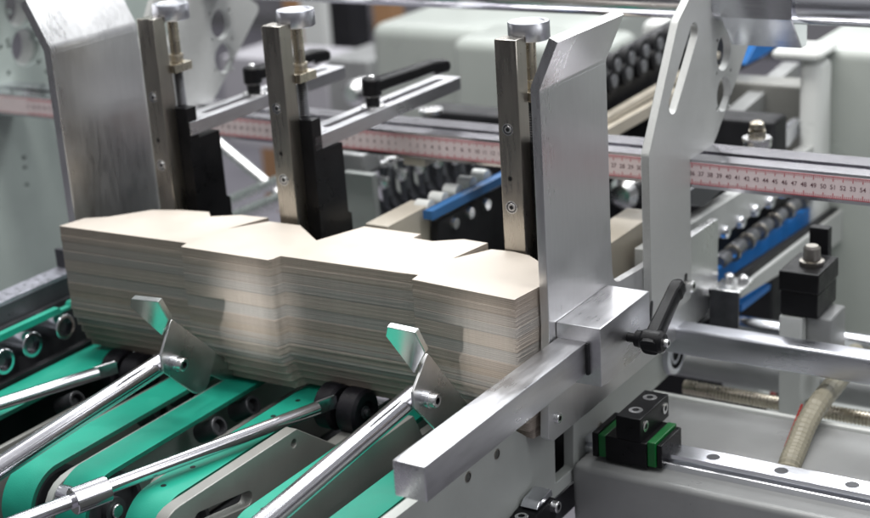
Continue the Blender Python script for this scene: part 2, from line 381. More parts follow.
# ================================================================== POSTS
def post(x0, label):
    t = thing('hold_down_post', label, 'post', (x0+1.5, 15.4, -1), 'rear posts standing behind the carton stack')
    obj('post_bar', box(x0, x0+2.85, 14.35, 16.7, -17.5, 25.3, .1), 'steel', t)
    cx = x0+1.35
    obj('screw', csk_bm((cx-.1,14.35,14.8), (0,-1,0), .72), ['bright','darkp'], t)
    obj('screw_hole', lathe((cx-.1,14.37,8.9), (cx-.1,14.0,8.9), [(0,0),(0,.42),(.04,.42),(.04,.30),(.02,.3),(.02,0)], 18, mis=[0,0,0,1,1]), ['steel','darkp'], t)
    obj('screw', csk_bm((cx-.1,14.35,5.4), (0,-1,0), .78), ['bright','darkp'], t)
    kx, ky = x0+2.0, 19.0
    n = 72; bm = bmesh.new()
    lathe((kx,ky,24.5), (kx,ky,30), [(0,0),(0,2.3),(.12,2.45),(2.0,2.45),(2.12,2.35),(2.12,1.9),(2.0,1.8),(2.0,0)], n, bm)
    bm.verts.ensure_lookup_table()
    for v in bm.verts:
        d = Vector((v.co.x/K-kx, v.co.y/K-ky)); 
        if d.length > 2.4:
            a = math.atan2(d.y, d.x); k = int(round(a/(2*PI/n)));
            if k % 2: v.co.x = (kx+d.x*.965)*K; v.co.y = (ky+d.y*.965)*K
    obj('knurled_knob', bm, 'shaftm', t, sharp=50)
    obj('rod', lathe((kx,ky,24.6), (kx,ky,0), [(0,0),(0,.75),(.2,.75),(5.0,.75),(5.0,.75),(5.2,.8),(5.2,0)], 24), 'brass', t)
    obj('collar', lathe((kx,ky,19.8), (kx,ky,0), [(0,.3),(0,1.0),(.25,1.05),(.3,.95),(1.0,.95),(1.1,.75),(1.1,.3)], 24), 'brass', t)
    obj('bracket', box(x0+1.0, x0+3.55, 16.75, 20.3, 17.6, 18.75, .06), 'brass', t)
    rng = [(0,0)]; z = 0
    while z < 5.4: rng += [(z,.62),(z+.12,.72),(z+.24,.62)]; z += .3
    obj('threaded_rod', lathe((kx,ky,17.6), (kx,ky,0), rng+[(5.5,0)], 20), 'dark', t)
    obj('spacer_bar', box(x0+.9, x0+1.9, 16.75, 18.0, 12.8, 17.6, .05), 'steel', t)
    o = [(16.72,12.9),(18.7,12.9),(18.7,8.5),(23.0,8.5),(23.1,-1.0),(23.8,-1.4),(23.8,-17),(16.72,-17)]
    obj('mounting_block', extr(rounded(o,.12,2), x0+2.0, x0+4.7, 'X', bev=.06), 'black', t)
    return t
p3 = post(-9.4, 'steel post with knurled knob beside the tall right guide plate, no slotted arm')
p2 = dup(p3, (-33.6,0,0), 'middle one of three steel posts with knurled knobs, black block behind it')
p1 = dup(p3, (-54.4,0,0), 'steel post nearest the left guide plate, its knob cut by the photo edge')

# ================================================================== SLOTTED ARMS with lever
def slotted_arm(x1, label):
    t = thing('slotted_arm', label, 'slotted arm', (x1-2, 36, 8.7), 'slotted arms lying across the ruler rail')
    o = rounded([(x1-4.2,17.0),(x1,17.0),(x1,53.3),(x1-4.2,53.3)], .25, 3)
    hs = [slot((x1-2.1,22.8),(x1-2.1,38),.62), slot((x1-2.1,40.5),(x1-2.1,50.8),.62)]
    hs = [slot((x1-2.1,22.8),(x1-2.1,50.8),.62)] + [circ(x1-.8,18.9,.22,10), circ(x1-.8,20.4,.22,10), circ(x1-3.2,18.9,.22,10), circ(x1-3.2,20.4,.22,10)]
    obj('bar', extr(o, 8.75, 10.6, 'Z', hs, bev=.06), 'bar', t)
    py = 33.6; px = x1-2.1
    obj('washer', lathe((px,py,10.6), (px,py,20), [(0,0),(0,1.7),(.25,1.7),(.3,.9),(.3,0)], 28), 'bright', t)
    lv = obj('clamp_lever', lathe((px,py,10.85), (px,py,20), [(0,0),(0,.95),(1.1,1.0),(1.5,1.35),(3.5,1.35),(3.7,1.2),(3.75,0)], 28), 'plastic', t)
    a = Vector((px, py, 13.6)); b = a+Vector((5.2,11.5,.6))
    bm = bmesh.new(); prev = None; x_, y_, z_ = frame_of(a, b, (0,0,1)); LL = (b-a).length
    for tt, w, h, oz in [(0,1.35,1.0,-.1),(.15,1.2,.95,0),(.5,1.15,.9,.25),(.76,1.2,.85,.5),(.80,1.3,1.1,.3),(.96,1.15,.85,.15),(1.0,.7,.5,.1)]:
        c = a+z_*LL*tt+Vector((0,0,oz))
        rr = [bm.verts.new((c+x_*w*sq(math.cos(q))+y_*h*sq(math.sin(q)))*K) for q in [2*PI*k/14 for k in range(14)]]
        if prev:
            for k in range(14): bm.faces.new((prev[k], prev[(k+1)%14], rr[(k+1)%14], rr[k]))
        else: bm.faces.new(rr)
        prev = rr
    bm.faces.new(prev); obj('handle', bm, 'plastic', lv)
    obj('screw', lathe((px,py,14.55), (px,py,20), [(0,0),(0,.6),(.35,.55),(.5,.3),(.5,0)], 16), 'bright', lv)
    return t
a2 = slotted_arm(-38.3, 'slotted steel arm right of the middle post, black clamp lever pointing to the upper right')
a1 = dup(a2, (-20.6,0,.35), 'slotted steel arm left of the middle post, its black lever partly hidden by the post')

# ================================================================== CROSS RAIL WITH RULER
rl = thing('cross_rail', 'chromed cross rail with T-slots carrying the pink-edged ruler tape', 'rail', (-35, 45, 1.4))
prof = [(41.15,1.4),(41.15,5.15),(43.9,5.15),(43.9,4.3),(43.3,4.3),(43.3,3.6),(45.9,3.6),(45.9,4.3),(45.3,4.3),(45.3,5.15),(49,5.15),(49,1.4)]
obj('rail_profile', extr(prof, -127, 62, 'X', bev=.06), 'chrome', rl)
tp = obj('ruler_tape', box(-126.5, 61.5, 41.05, 41.12, 1.9, 4.75, 0), 'tape', rl)
bm = bmesh.new(); cm = 1.2255; x00 = 4.35-37*cm
def quad(bm, x0, x1, z0, z1, y):
    v = [bm.verts.new(Vector(c)*K) for c in ((x0,y,z0),(x1,y,z0),(x1,y,z1),(x0,y,z1))]; bm.faces.new(v)
for k in range(-61*5, 47*5+20*5):
    x = x00+k*cm/5
    if x < -126 or x > 61: continue
    big = k % 5 == 0; L = .85 if big else .5; w = .055 if big else .04
    quad(bm, x-w, x+w, 1.9, 1.9+L*.8, 41.03); quad(bm, x-w, x+w, 4.75-L*.8, 4.75, 41.03)
quad(bm, -126.4, 61.4, 4.66, 4.75, 41.025); quad(bm, -126.4, 61.4, 1.9, 1.99, 41.025)
obj('tick_marks', bm, 'red', tp)
bm = bmesh.new()
for k in range(-61, 82):
    x = x00+k*cm
    if x < -125 or x > 60 or k == 0: continue
    cu = bpy.data.curves.new('t', 'FONT'); cu.body = str(abs(k)); cu.size = .78; cu.align_x = 'CENTER'; cu.align_y = 'CENTER'; cu.offset = .004
    to = bpy.data.objects.new('t', cu); C.objects.link(to); me = bpy.data.meshes.new_from_object(to.evaluated_get(bpy.context.evaluated_depsgraph_get()))
    for v in me.vertices: v.co = Vector((x+v.co.x*1.0, 41.02, 3.33+v.co.y*1.05))*K
    bm.from_mesh(me); bpy.data.meshes.remove(me); bpy.data.objects.remove(to); bpy.data.curves.remove(cu)
obj('numerals', bm, 'ink', tp)
for x, l in ((-63,'small dark clip under the ruler rail left of the middle post'),(-41.5,'small tan clip under the ruler rail right of the middle post')):
    c_ = obj('rail_clip', box(x, x+3.6, 41.6, 46, .1, 1.35, .08), 'dark' if x < -50 else 'tan'); tag(c_, l, 'clip', 'clips under the ruler rail')
# round top bar with clamp
tb = obj('round_bar', rod((-135,51,23.9), (70,51,23.9), 2.8, 48), 'shaft'); tag(tb, 'thick polished round bar crossing the very top of the picture', 'bar')
tc_ = obj('bar_clamp', extr([(47.6,28),(47.6,22.2),(48.1,21.7),(51.5,17.9),(53.4,17.9),(53.4,28)], 4.3, 13.7, 'X', bev=.12), 'shaft')
tag(tc_, 'shiny clamp collar with a slanted underside on the round bar, top right', 'clamp')

# ================================================================== FEED BELTS
BZ = -18.6
def stadium(y0, y1, zt, r, d, n=44):
    cz = zt-r; rr = r-d; out = []
    for i in range(n+1): a = PI/2+PI*i/n; out.append((y0+rr*math.cos(a), cz+rr*math.sin(a)))
    for i in range(n+1): a = -PI/2+PI*i/n; out.append((y1+rr*math.cos(a), cz+rr*math.sin(a)))
    return out
def feed_belt(x0, w, label, y0=-23.0, r=5.2, th=.62, holes=False, y1=24, zt=BZ):
    t = thing('feed_belt', label, 'belt', (x0+w/2, y0, zt-2*r), 'green feed belts under the carton stack')
    o = stadium(y0, y1, zt, r, 0); h = stadium(y0, y1, zt, r, th)
    bm = extr(o, x0, x0+w, 'X', [h], bev=.05); bm.normal_update()
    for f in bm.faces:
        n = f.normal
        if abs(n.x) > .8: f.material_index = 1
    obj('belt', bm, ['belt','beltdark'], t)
    zc = zt-r
    obj('pulley', lathe((x0+.2,y0,zc), (x0+w,y0,zc), [(0,.9),(0,r-th-.05),(w-.5,r-th-.05),(w-.5,r-th-.6),(w-1.2,r-th-.8),(w-1.2,1.6),(w-.4,1.6),(w-.4,.9),(0,.9)], 48), 'dark', t)
    obj('axle', rod((x0-.3,y0,zc), (x0+w+.15,y0,zc), .85, 24), 'bright', t)
    if holes:
        b = bmesh.new(); yy = y0+.5
        while yy < 8:
            lathe((x0+w*.38,yy,zt-.02), (x0+w*.38,yy,zt+1), [(0,0),(0,.34),(.035,.34),(.035,0)], 14, b); yy += 5.0
        obj('perforations', b, 'darkp', t)
    return t
feed_belt(-70.6, 6.0, 'dim green feed belt passing under the left end of the carton stack', y0=-36)
feed_belt(-52.6, 4.7, 'green feed belt half hidden beneath the long chrome rod with the left paddle', y0=-24.6)
feed_belt(-45.4, 4.7, 'fully visible plain green feed belt right of the left paddle rod', y0=-23.2)
feed_belt(-34.4, 4.7, 'green feed belt crossed by the chrome rod that ends at the black wheel pair', y0=-24.0, holes=True)
feed_belt(-20.7, 4.7, 'green feed belt with dark punched holes beside the right paddle rod', y0=-23.5, holes=True)
feed_belt(-11.3, 4.7, 'green feed belt at the lower edge beside the grey side plate', y0=-24.5)
# thin belt of the left frame
lb = obj('side_belt', extr(rounded([(-60,-12.0),(1.2,-12.0),(1.5,-12.5),(3.2,-12.5),(3.5,-12.0),(14,-12.0),(14,-12.9),(-60,-12.9)],.15,2), -73.0, -72.0, 'X', bev=.04), 'belt')
tag(lb, 'narrow notched green belt strip above the row of tube rollers at the left', 'belt')
# ---- divider plates between belts
def divider(x0, x1, y0, zt, label, holes=(), zb=-30, mtl='divider', y1=26, r=3.5, zback=None, yd=-1.0, dd=1.6):
    zk = zt if zback is None else zback
    o = rounded([(y0,zb),(y0,zt),(yd,zt),(yd+dd,min(zt,zk)),(y1,zk),(y1,zb)], [0,r,0.4,0.4,.3,.3])
    d = obj('divider_plate', extr(o, x0, x1, 'X', holes, bev=.1), mtl); tag(d, label, 'plate', 'upright plates between the belts'); return d
divider(-47.2, -46.2, -28.5, -19.6, 'pale rounded plate edge just left of the plain visible green belt', r=5, mtl='paint')
divider(-55.6, -54.8, -40, -20.2, 'dark plate standing left of the belt under the left paddle rod')
divider(-39.6, -38.9, -20, -21.6, 'dark plate right of the plain green belt, tube rollers in front of it')
divider(-62.3, -61.6, -40, -21.0, 'dark plate right of the dim leftmost feed belt')
divider(-25.6, -24.0, -33.5, -15.9, 'grey plate with a long slot, between the two punched green belts', [slot((-27.5,-18.9),(-19.6,-20.2),.85), circ(-10.6,-17.4,.5,16)], zback=-21.0, mtl='divider', yd=-9.8, dd=7)
divider(-14.9, -13.7, -34, -16.0, 'grey plate right of the punched belt with the right paddle rod', zback=-19.2)
# ---- conveyor side plate (right) with window
sp = thing('side_plate', 'large pale grey machine side plate with a square window under the guide bar', 'side plate', (-1.8, 5, -30))
o = rounded([(-60,-30),(-60,-14.6),(-.4,-15.5),(3.2,-18.2),(50,-19.0),(52,-24),(47,-25.6),(18.3,-26.2),(18.0,-28.4),(6.4,-28.4),(-60,-30.5)], [0,0,.4,.4,1,1.5,1.0,.3,.2,.5,0])
win = [yz([p], -1.0)[0] for p in ((554.6,425),(573.5,412),(574,468),(555.8,483.6))]
wl = rounded(win, .25, 3)
obj('plate', extr(o, -2.4, -1.0, 'X', [wl, circ(41.0,-20.0,2.2,28)], bev=.1), 'paint', sp)
wy0, wy1 = win[0][0], win[1][0]
obj('window_dark_sheet', box(-5.6, -4.7, 2, 26, -33, -19.4, .05), 'darkp', sp)  # added black sheet so the window interior reads dark
for (a, b) in [(468,477),(497,454),(600,426)]:
    p = at(a, b, X=-1.0); obj('screw', lathe((-1.0,p[1],p[2]), (0,p[1],p[2]), [(0,0),(0,.62),(.05,.62),(.06,.45),(-.02,.4),(-.02,0)], 20, mis=[0,0,0,1,1]), ['steel','darkp'], sp)
# bearing ring in the side plate ear
p = at(672, 352, X=-1.0)
obj('bearing_housing', lathe((-1.0,p[1],p[2]), (2,p[1],p[2]), [(0,3.1),(.7,3.0),(.8,2.2),(.3,2.1),(.3,1.7),(.6,1.6),(.6,1.1),(.3,1.0),(.3,0)], 40, mis=[0,0,1,1,0,0,1,1]), ['shaftm','darkp'], sp)
# black clamp at lower edge (519..545, 495..518)
p = at(522, 512, X=-.6)
bc = thing('edge_clamp', 'small black clamp with a silver pin fixed at the lower edge of the side plate', 'clamp', (1, float(p[1]), float(p[2])-2))
py_, pz_ = float(p[1]), float(p[2])
obj('clamp_body', extr(rounded([(py_-5,pz_-3),(py_-4.5,pz_-.2),(py_-1,pz_+.6),(py_+3.2,pz_+.9),(py_+4.0,pz_-1.0),(py_+2,pz_-3)],.3,3), -.95, 2.0, 'X', bev=.12), 'black', bc)
obj('cap', extr(rounded([(py_-.6,pz_+.75),(py_+.4,pz_+1.6),(py_+3.2,pz_+1.9),(py_+3.5,pz_+.95)],.2,3), -.6, 1.6, 'X', bev=.1), 'shaft', bc)
obj('screw', screw_bm((2.0,py_+2.6,pz_+.1), (1,0,0), .7, .8), ['bright','darkp'], bc)
obj('screw', screw_bm((.5,py_-2.0,pz_+.45), (0,0,1), .8, .3), ['bright','darkp'], bc)

# ================================================================== TUBE ROLLERS under the belts
def roller(px, py, X, ro, ln, label, group, mtl='dark', Z=None, tilt=0):
    p = at(px, py, X=X) if Z is None else at(px, py, Z=Z); c = Vector([float(v) for v in p]); d = Vector((-1,0,-tilt)).normalized()
    t = thing('tube_roller', label, 'roller', tuple(c-Vector((0,0,ro))), group)
    obj('tube', ring(c, c+d*ln, ro, ro*.70, 40), mtl, t)
    obj('core', lathe(c+d*.6, c+d*ln, [(0,0),(0,ro*.36),(.5,ro*.4),(.5,ro*.68),(ln-.7,ro*.68),(ln-.7,0)], 28), 'dark', t)
    return t
for px, py, lb in [(5,362,'tube roller with a bright ring face, cut by the left edge of the photo'),(33,345,'second tube roller from the left edge, bright ring face, under the narrow green belt'),(66,327,'tube roller with a bright ring face, nearest the carton stack')]:
    roller(px, py, -71.4, 1.75, 4.6, lb, 'bright tube rollers at the left edge', 'shaft')
for px, py, lb in [(78,400,'small dark tube roller left of the left paddle rod, at the rod fork'),(161,411,'dark tube roller between the two green belts below the left paddle'),
                   (193,391,'dark tube roller peeping out below the left paddle plate'),(220,426,'dark tube roller right of the plain green belt, nearer one'),
                   (254,405,'dark tube roller right of the plain green belt, further one by the stack')]:
    roller(px, py, 0, 1.25, 3.8, lb, 'dark tube rollers between the belts', 'dark', Z=-20.6, tilt=.5)

# ================================================================== CHROME RODS, PADDLES AND WHEELS
def bracket_rod(px0, px1, Z0, Z1, r, label, ext=30, tab=True):
    a = Vector(at(*px0, Z=Z0)); b = Vector(at(*px1, Z=Z1)); d = (b-a).normalized(); a = a-d*ext
    t = thing('support_rod', label, 'rod', tuple(a), None)
    obj('rod', rod(a, b, r, 40), 'chrome', t)
    return t, a, b, d
# paddle rods
def paddle(Xp, main, wing, screw_px, rodpx, Zr, label, rlabel, tail=None):
    m = yz(main, Xp+.35)
    t = thing('stop_paddle', label, 'paddle', (Xp, m[0][0], min(q[1] for q in m)), 'bent sheet paddles against the stack front')
    obj('plate', extr(rounded(m, [.3,.5,2.2,2.2,.3,.3][:len(m)]), Xp, Xp+.35, 'X', bev=.06), 'paddle', t)
    # wing bent to -X from the plate's front edge
    yf, z0, z1 = m[0][0], m[0][1], m[-1][1]
    q = bmesh.new()
    hinge_t = Vector((Xp+.1, m[0][0]+.2, m[0][1]-.1)); hinge_b = Vector((Xp+.1, m[-1][0], m[-1][1]))
    yh = (m[0][0]+m[-1][0])/2
    pts = [Vector(at(a, b, Y=yh-y)) for a, b, y in wing]
    th = Vector((0,.8,.25))
    f = [q.verts.new(p*K) for p in pts]; g = [q.verts.new((p+th)*K) for p in pts]
    q.faces.new(f); q.faces.new(list(reversed(g)))
    for i in range(len(pts)): j = (i+1) % len(pts); q.faces.new((f[i], g[i], g[j], f[j]))
    bmesh.ops.bevel(q, geom=q.edges[:], offset=.08*K, segments=2, affect='EDGES')
    obj('wing', q, 'wing', t, sharp=21)
    if tail: obj('tail', extr(rounded(yz(tail, Xp-.9),.3,3), Xp-1.25, Xp-.9, 'X', bev=.06), 'paddle', t)
    s = at(*screw_px, X=Xp+.35+.9)
    obj('washer', lathe((Xp+.35,s[1],s[2]), (Xp+2,s[1],s[2]), [(0,0),(0,1.0),(.8,.95),(.85,0)], 28), 'shaft', t)
    obj('screw', screw_bm((Xp+1.1,s[1],s[2]), (1,0,0), .8, .9), ['bright','darkp'], t)
    sy, sz = float(s[1]), float(s[2])
    b = Vector((Xp-1.25, sy+.4, sz)); a = Vector(at(*rodpx, X=Xp-1.6)); d = (b-a).normalized(); a = a-d*25
    rt = thing('support_rod', rlabel, 'rod', tuple(a), 'chrome rods above the belts')
    obj('rod', rod(a, b, 1.22, 40), 'chrome', rt)
    return t
M['paddle'] = mat('paddle_chrome', (.62,.62,.62), .32, 1, .10, 30)
M['wing'] = mat('paddle_lip_lit', (.78,.80,.79), .18, 1, .06, 30)  # same sheet as the plate, lighter base put in for its lit face
paddle(-43.2, [(171.6,319),(216,352),(208,388),(197,395),(163.5,372),(161,356)], [(168.5,320,0),(157.8,302,2.2),(131,299,2.2),(130,307,1.4),(162,336,0)], (180,364), (0,468),
       -14, 'bent metal paddle pressing the left half of the stack front, green reflections on its tip', 'long chrome rod running from the left edge to the left paddle', [(205,345),(216,353),(231,363),(243,380),(222,380),(208,374)])
paddle(-8.0, [(428,353),(472,410),(462,424),(440,434),(414.6,408),(413,393)], [(425,353,0),(415,333,2.2),(387,327,2.2),(385.5,336,1.4),(414,374,0)], (432,400), (268,520),
       -12, 'bent metal paddle on the right half of the stack front, beside the square bar', 'chrome rod running up from the lower edge to the right paddle')
def wheel_rod(px0, px1, Z, wx, wlabel, rlabel, coll=None):
    a = Vector(at(*px0, Z=Z)); b = Vector(at(*px1, Z=Z)); d = (b-a).normalized(); a0 = a-d*30
    t = thing('support_rod', rlabel, 'rod', tuple(a0), 'chrome rods above the belts')
    obj('rod', rod(a0, b, .82, 36), 'chrome', t)
    obj('end_tab', beam(b-d*.4+Vector((0,0,.75)), b+d*2.6+Vector((0,0,.75)), .45, 1.5, .05), 'shaft', t)
    if coll:
        c = Vector(at(*coll, Z=Z)); obj('collar', rod(c-d*1.6, c+d*2.6, 1.5, 36), 'chrome', t)
        obj('collar_lug', rod(c+Vector((0,0,-.4))-d*1.4+Vector((-3.2,1.2,0)), c+Vector((0,0,-.4))+Vector((0,0,0)), 1.1, 28), 'shaft', t)
    n = (Vector((d.y,-d.x,0))).normalized()
    w = thing('wheel_pair', wlabel, 'wheels', tuple(Vector(wx)-Vector((0,0,2.9))), 'black wheel pairs under the stack edge')
    for s0, s1 in ((-4.3,-1.7),(-.9,2.0)):
        c = Vector(wx); ww = obj('wheel', lathe(c+Vector((s0,0,0)), c+Vector((s1,0,0)), [(0,0),(0,1.2),(0,2.5),(.35,2.9),(s1-s0-.35,2.9),(s1-s0,2.5),(s1-s0,1.5),(s1-s0-.3,1.4),(s1-s0-.3,0)], 44), 'rubber', w)
        obj('hub', lathe(c+Vector((s1-.3,0,0)), c+Vector((s1+1,0,0)), [(0,0),(0,.8),(.12,.8),(.15,.5),(.05,.45),(.05,0)], 24), 'blade', ww)
    obj('axle', rod(Vector(wx)+Vector((-4.6,0,0)), Vector(wx)+Vector((2.3,0,0)), .5), 'dark', w)
    return t
wheel_rod((75,500), (318,408), -17.0, (-25.0,2.6,-18.9), 'pair of black rubber wheels under the middle of the stack front edge', 'chrome rod with a collar, ending at the middle black wheel pair', (86,497))
wheel_rod((0,404), (98,373), -17.0, (-60.6,2.6,-20.3), 'pair of black rubber wheels under the left part of the stack front edge', 'short visible chrome rod from the left edge to the left black wheel pair')

# ================================================================== LEFT FRAME
lf = thing('left_frame', 'dark machine frame rail with a hammered blue-grey top at the left edge', 'frame', (-78, -20, -30))
obj('top_rail', box(-80.3, -76.8, -60, 10.5, -10.6, -9.9, .12), 'castiron', lf)
obj('web', box(-79.8, -76.9, -60, 10.2, -32, -10.65, .1), 'castweb', lf) if False else obj('web', box(-79.8, -76.9, -60, 10.2, -32, -10.65, .1), 'blade', lf)
p = at(58, 258, X=-79)
ft = obj('frame_tab', box(-80.2, -77.4, 9.4, 10.3, -9.9, -7.2, .08), 'dark'); tag(ft, 'small upright metal tab on the left frame beside the stack corner', 'tab')
bl = obj('roller_backing', box(-76.8, -76.2, -60, 12, -32, -13.1, .05), 'dark'); tag(bl, 'dark backing plate behind the bright tube rollers at the left', 'plate')
bf = obj('belt_frame', box(-72.0, -70.9, -60, 12, -32, -18.0, .08), 'darkp'); tag(bf, 'black rail below the bright tube rollers, left of the dim green belt', 'rail')
# added pan below the belts, there to keep it dark between them
pan = obj('added_dark_pan', box(-71, -2.6, -34, 28, -34, -30.5, .2), 'dark'); tag(pan, 'added dark pan keeping it dark under the feed belts and rollers', 'pan')

# ================================================================== LINEAR RAIL, CARRIAGE, BED
lr = thing('linear_rail', 'polished linear guide rail with counterbored holes at the lower right', 'rail', (30, 17, -27))
oo = [(16.7,-25.94),(16.7,-25.2),(17.2,-24.9),(16.8,-24.5),(16.8,-24.0),(19.8,-24.0),(19.8,-24.5),(19.4,-24.9),(19.9,-25.2),(19.9,-25.94)]
obj('rail_bar', extr(oo, -.9, 70, 'X', bev=.04), 'shaft', lr)
for k in range(6):
    x = 15.3+k*8.3
    obj('mounting_hole', lathe((x,18.3,-24.0), (x,18.3,-23), [(0,0),(0,.85),(.02,.85),(.02,.8),(.012,.8),(.012,0)], 28, mis=[0,0,0,1,1]), ['shaft','dark'], lr)
cr = thing('rail_carriage', 'black slide carriage with bright green end seals riding the linear rail', 'carriage', (6.5, 16.5, -26.9))
obj('body', box(2.82, 8.2, 15.0, 21.6, -25.6, -22.3, .12), 'black', cr)
obj('end_seal', box(8.22, 9.3, 15.2, 21.4, -25.3, -22.1, .12), 'greencap', cr)
obj('end_seal', box(1.8, 2.8, 15.2, 21.4, -25.3, -22.4, .12), 'greencap', cr)
obj('scraper', box(9.32, 10.0, 15.4, 21.2, -25.4, -22.4, .12), 'black', cr)
obj('scraper', box(1.0, 1.78, 15.1, 21.5, -25.4, -22.2, .12), 'black', cr)
ab = obj('adapter_block', box(4.3, 7.5, 15.0, 23.2, -22.28, -19.3, .12), 'black', cr)
for (x, y) in ((5.9,17.2),(5.9,21.2)): obj('screw', screw_bm((x,y,-19.3), (0,0,1), .85, .12), ['bright','darkp'], ab)
for (y, z) in ((16.4,-20.7),(22.0,-20.7)): obj('screw', screw_bm((7.5,y,z), (1,0,0), .7, .12), ['bright','darkp'], ab)
bd = obj('machine_bed', box(-.9, 75, 13.0, 36, -70, -25.95, .8, 5), 'bed'); tag(bd, 'heavy dark grey machine bed carrying the linear rail', 'machine bed')
xb = obj('lit_bed_edge', box(-.8, 75, 36.02, 36.8, -70, -25.75, .2, 4), 'white'); tag(xb, 'thin cream strip painting the lit back edge of the machine bed, below the threaded spindle', 'rim')  # the bed's own back edge, its lit look put in as cream colour
rt_ = obj('rear_tray', box(-.8, 75, 37.7, 140, -52, -46, .3), 'bedw'); tag(rt_, 'grey tray deep behind the painted lit bed edge, under the threaded spindle', 'tray')
# big shaft, spindle, rear shafts
sh = obj('drive_shaft', box(-.9, 75, 38.4, 41.6, -20.9, -17.2, .5, 4), 'shaftm'); tag(sh, 'thick polished rounded-square shaft leaving the side plate bearing towards the right', 'shaft')
def spindle(y, z, x0, x1, r, label):
    pr = [(0,0)]; t = 0; 
    while t < x1-x0: pr += [(t,r),(t+.16,r),(t+.24,r-.16),(t+.42,r-.16),(t+.5,r)]; t += .5
    pr.append((t,0)); s = obj('threaded_spindle', lathe((x0,y,z), (x1,y,z), pr, 20), 'brass'); tag(s, label, 'spindle'); return s
spindle(47, -29.5, -.8, 75, 1.02, 'brass-coloured threaded spindle running through the white bracket')
A = at(755, 333, Y=62); s_ = obj('rear_shaft', rod((-10,62,float(A[2])+.6), (75,62,float(A[2])+.6), 1.7, 36), 'shaft'); tag(s_, 'blurred bright shaft just above and behind the thick polished shaft', 'shaft')
A = at(720, 368, Y=66); s_ = obj('lower_tube', rod((-12,66,float(A[2])), (75,66,float(A[2])), 2.2, 36), 'bed'); tag(s_, 'dull grey tube behind the threaded spindle', 'tube')
# white vertical bracket with black clamp
wb = thing('hanger_bracket', 'cream upright bracket plate with the spindle passing through it, black block on top', 'bracket', (14, 47, -28))
b0 = at(778, 395, Y=44.6)[0]; b1 = at(801, 395, Y=44.6)[0]
zb = float(at(789, 432, Y=44.6)[2]); zt = float(at(789, 328, Y=44.6)[2])
obj('plate', extr(rounded([(44.6,zb),(44.6,zt+1.5),(53,zt+1.5),(53,zb+6),(50,zb)],[1.2,.2,.2,1,2]), float(b0), float(b1), 'X', [circ(47,-29.5,1.2,20)], bev=.25), 'white', wb)
zz = zt+1.55
obj('foot', box(float(b1)+.02, float(b1)+3.4, 46, 52, zz-7.5, zz-.2, .4, 3), 'bed', wb)
kb = at(783, 287, Y=46); kc = at(820, 315, Y=46)
k0, k1 = float(kb[0]), float(kc[0])
obj('clamp_block', box(k0, k1, 44.9, 52.5, zz+.02, zz+3.4, .25), 'black', wb)
obj('clamp_block', box(k0-.15, k1+.2, 44.6, 52.6, zz+3.45, zz+6.2, .25), 'plastic', wb)
c = Vector(((k0+k1)/2+.4, 48.6, zz+6.2)); obj('nut', lathe(c, c+Vector((0,0,5)), [(0,0),(0,1.6),(.5,1.6),(.6,1.15),(2.2,1.1),(2.5,.8),(2.5,0)], 6*3), 'steel', wb)
hk = obj('dark_strut', box(float(at(809,250,Y=55)[0]), float(at(828,250,Y=55)[0]), 55, 56.5, zz+2, float(at(818,228,Y=55)[2]), .1), 'darkp'); tag(hk, 'black upright strut behind the nut of the black clamp block', 'strut')
# hose and wires
def px3(pts, Y): return [tuple(at(a, b, Y=Y)) for a, b in pts]
hp_ = smoothpath([tuple(at(a, b, Y=y)) for a, b, y in ((856,352,56),(838,380,46),(820,402,37),(806,425,31.5),(797,447,27),(790,464,23.4),(786,482,21.6))], 10)
hs = obj('ribbed_hose', tube(hp_, 1.3, 14, rr=[1.25+(.14 if i % 2 else 0) for i in range(len(hp_))]), 'hose'); tag(hs, 'beige ribbed hose hanging behind the spindle and bending down to the bed', 'hose')
for pl, m_, l_ in (([(802,405),(794,425),(785,448),(779,465)], 'redp', 'thin red wire beside the beige hose'), ([(808,405),(799,425),(790,448),(785,466)], 'white', 'thin white wire between red wire and beige hose')):
    w_ = obj('cable', tube(smoothpath([tuple(at(a, b, Y=y)) for (a, b), y in zip(pl, (38,32,28,24))], 8), .17, 8), m_); tag(w_, l_, 'cable')
rp = obj('red_tab', box(*[float(v) for v in (at(764,375,Y=75)[0], at(773,375,Y=75)[0])], 75, 76.5, float(at(768,400,Y=75)[2]), float(at(768,372,Y=75)[2]), .2), 'redp'); tag(rp, 'small red plastic tab behind the white bracket', 'tab')
c = Vector(at(740,378,Y=74)); wk = obj('round_cap', lathe(c+Vector((-2,0,0)), c+Vector((5,0,0)), [(0,0),(0,2.2),(.6,2.7),(6,2.7),(6.6,2.2),(6.6,0)], 32), 'white'); tag(wk, 'blurred white rounded cap left of the red tab', 'cap')  # a rounded white cap, not a roller

# ================================================================== CONVEYORS BEHIND (right)
def yzplate(name, pxs, X, th, m, label, cat, rnd=.3, bev=.12, group=None):
    o = obj(name, extr(rounded(yz(pxs, X), rnd, 3), X-th, X, 'X', bev=bev), m); tag(o, label, cat, group); return o
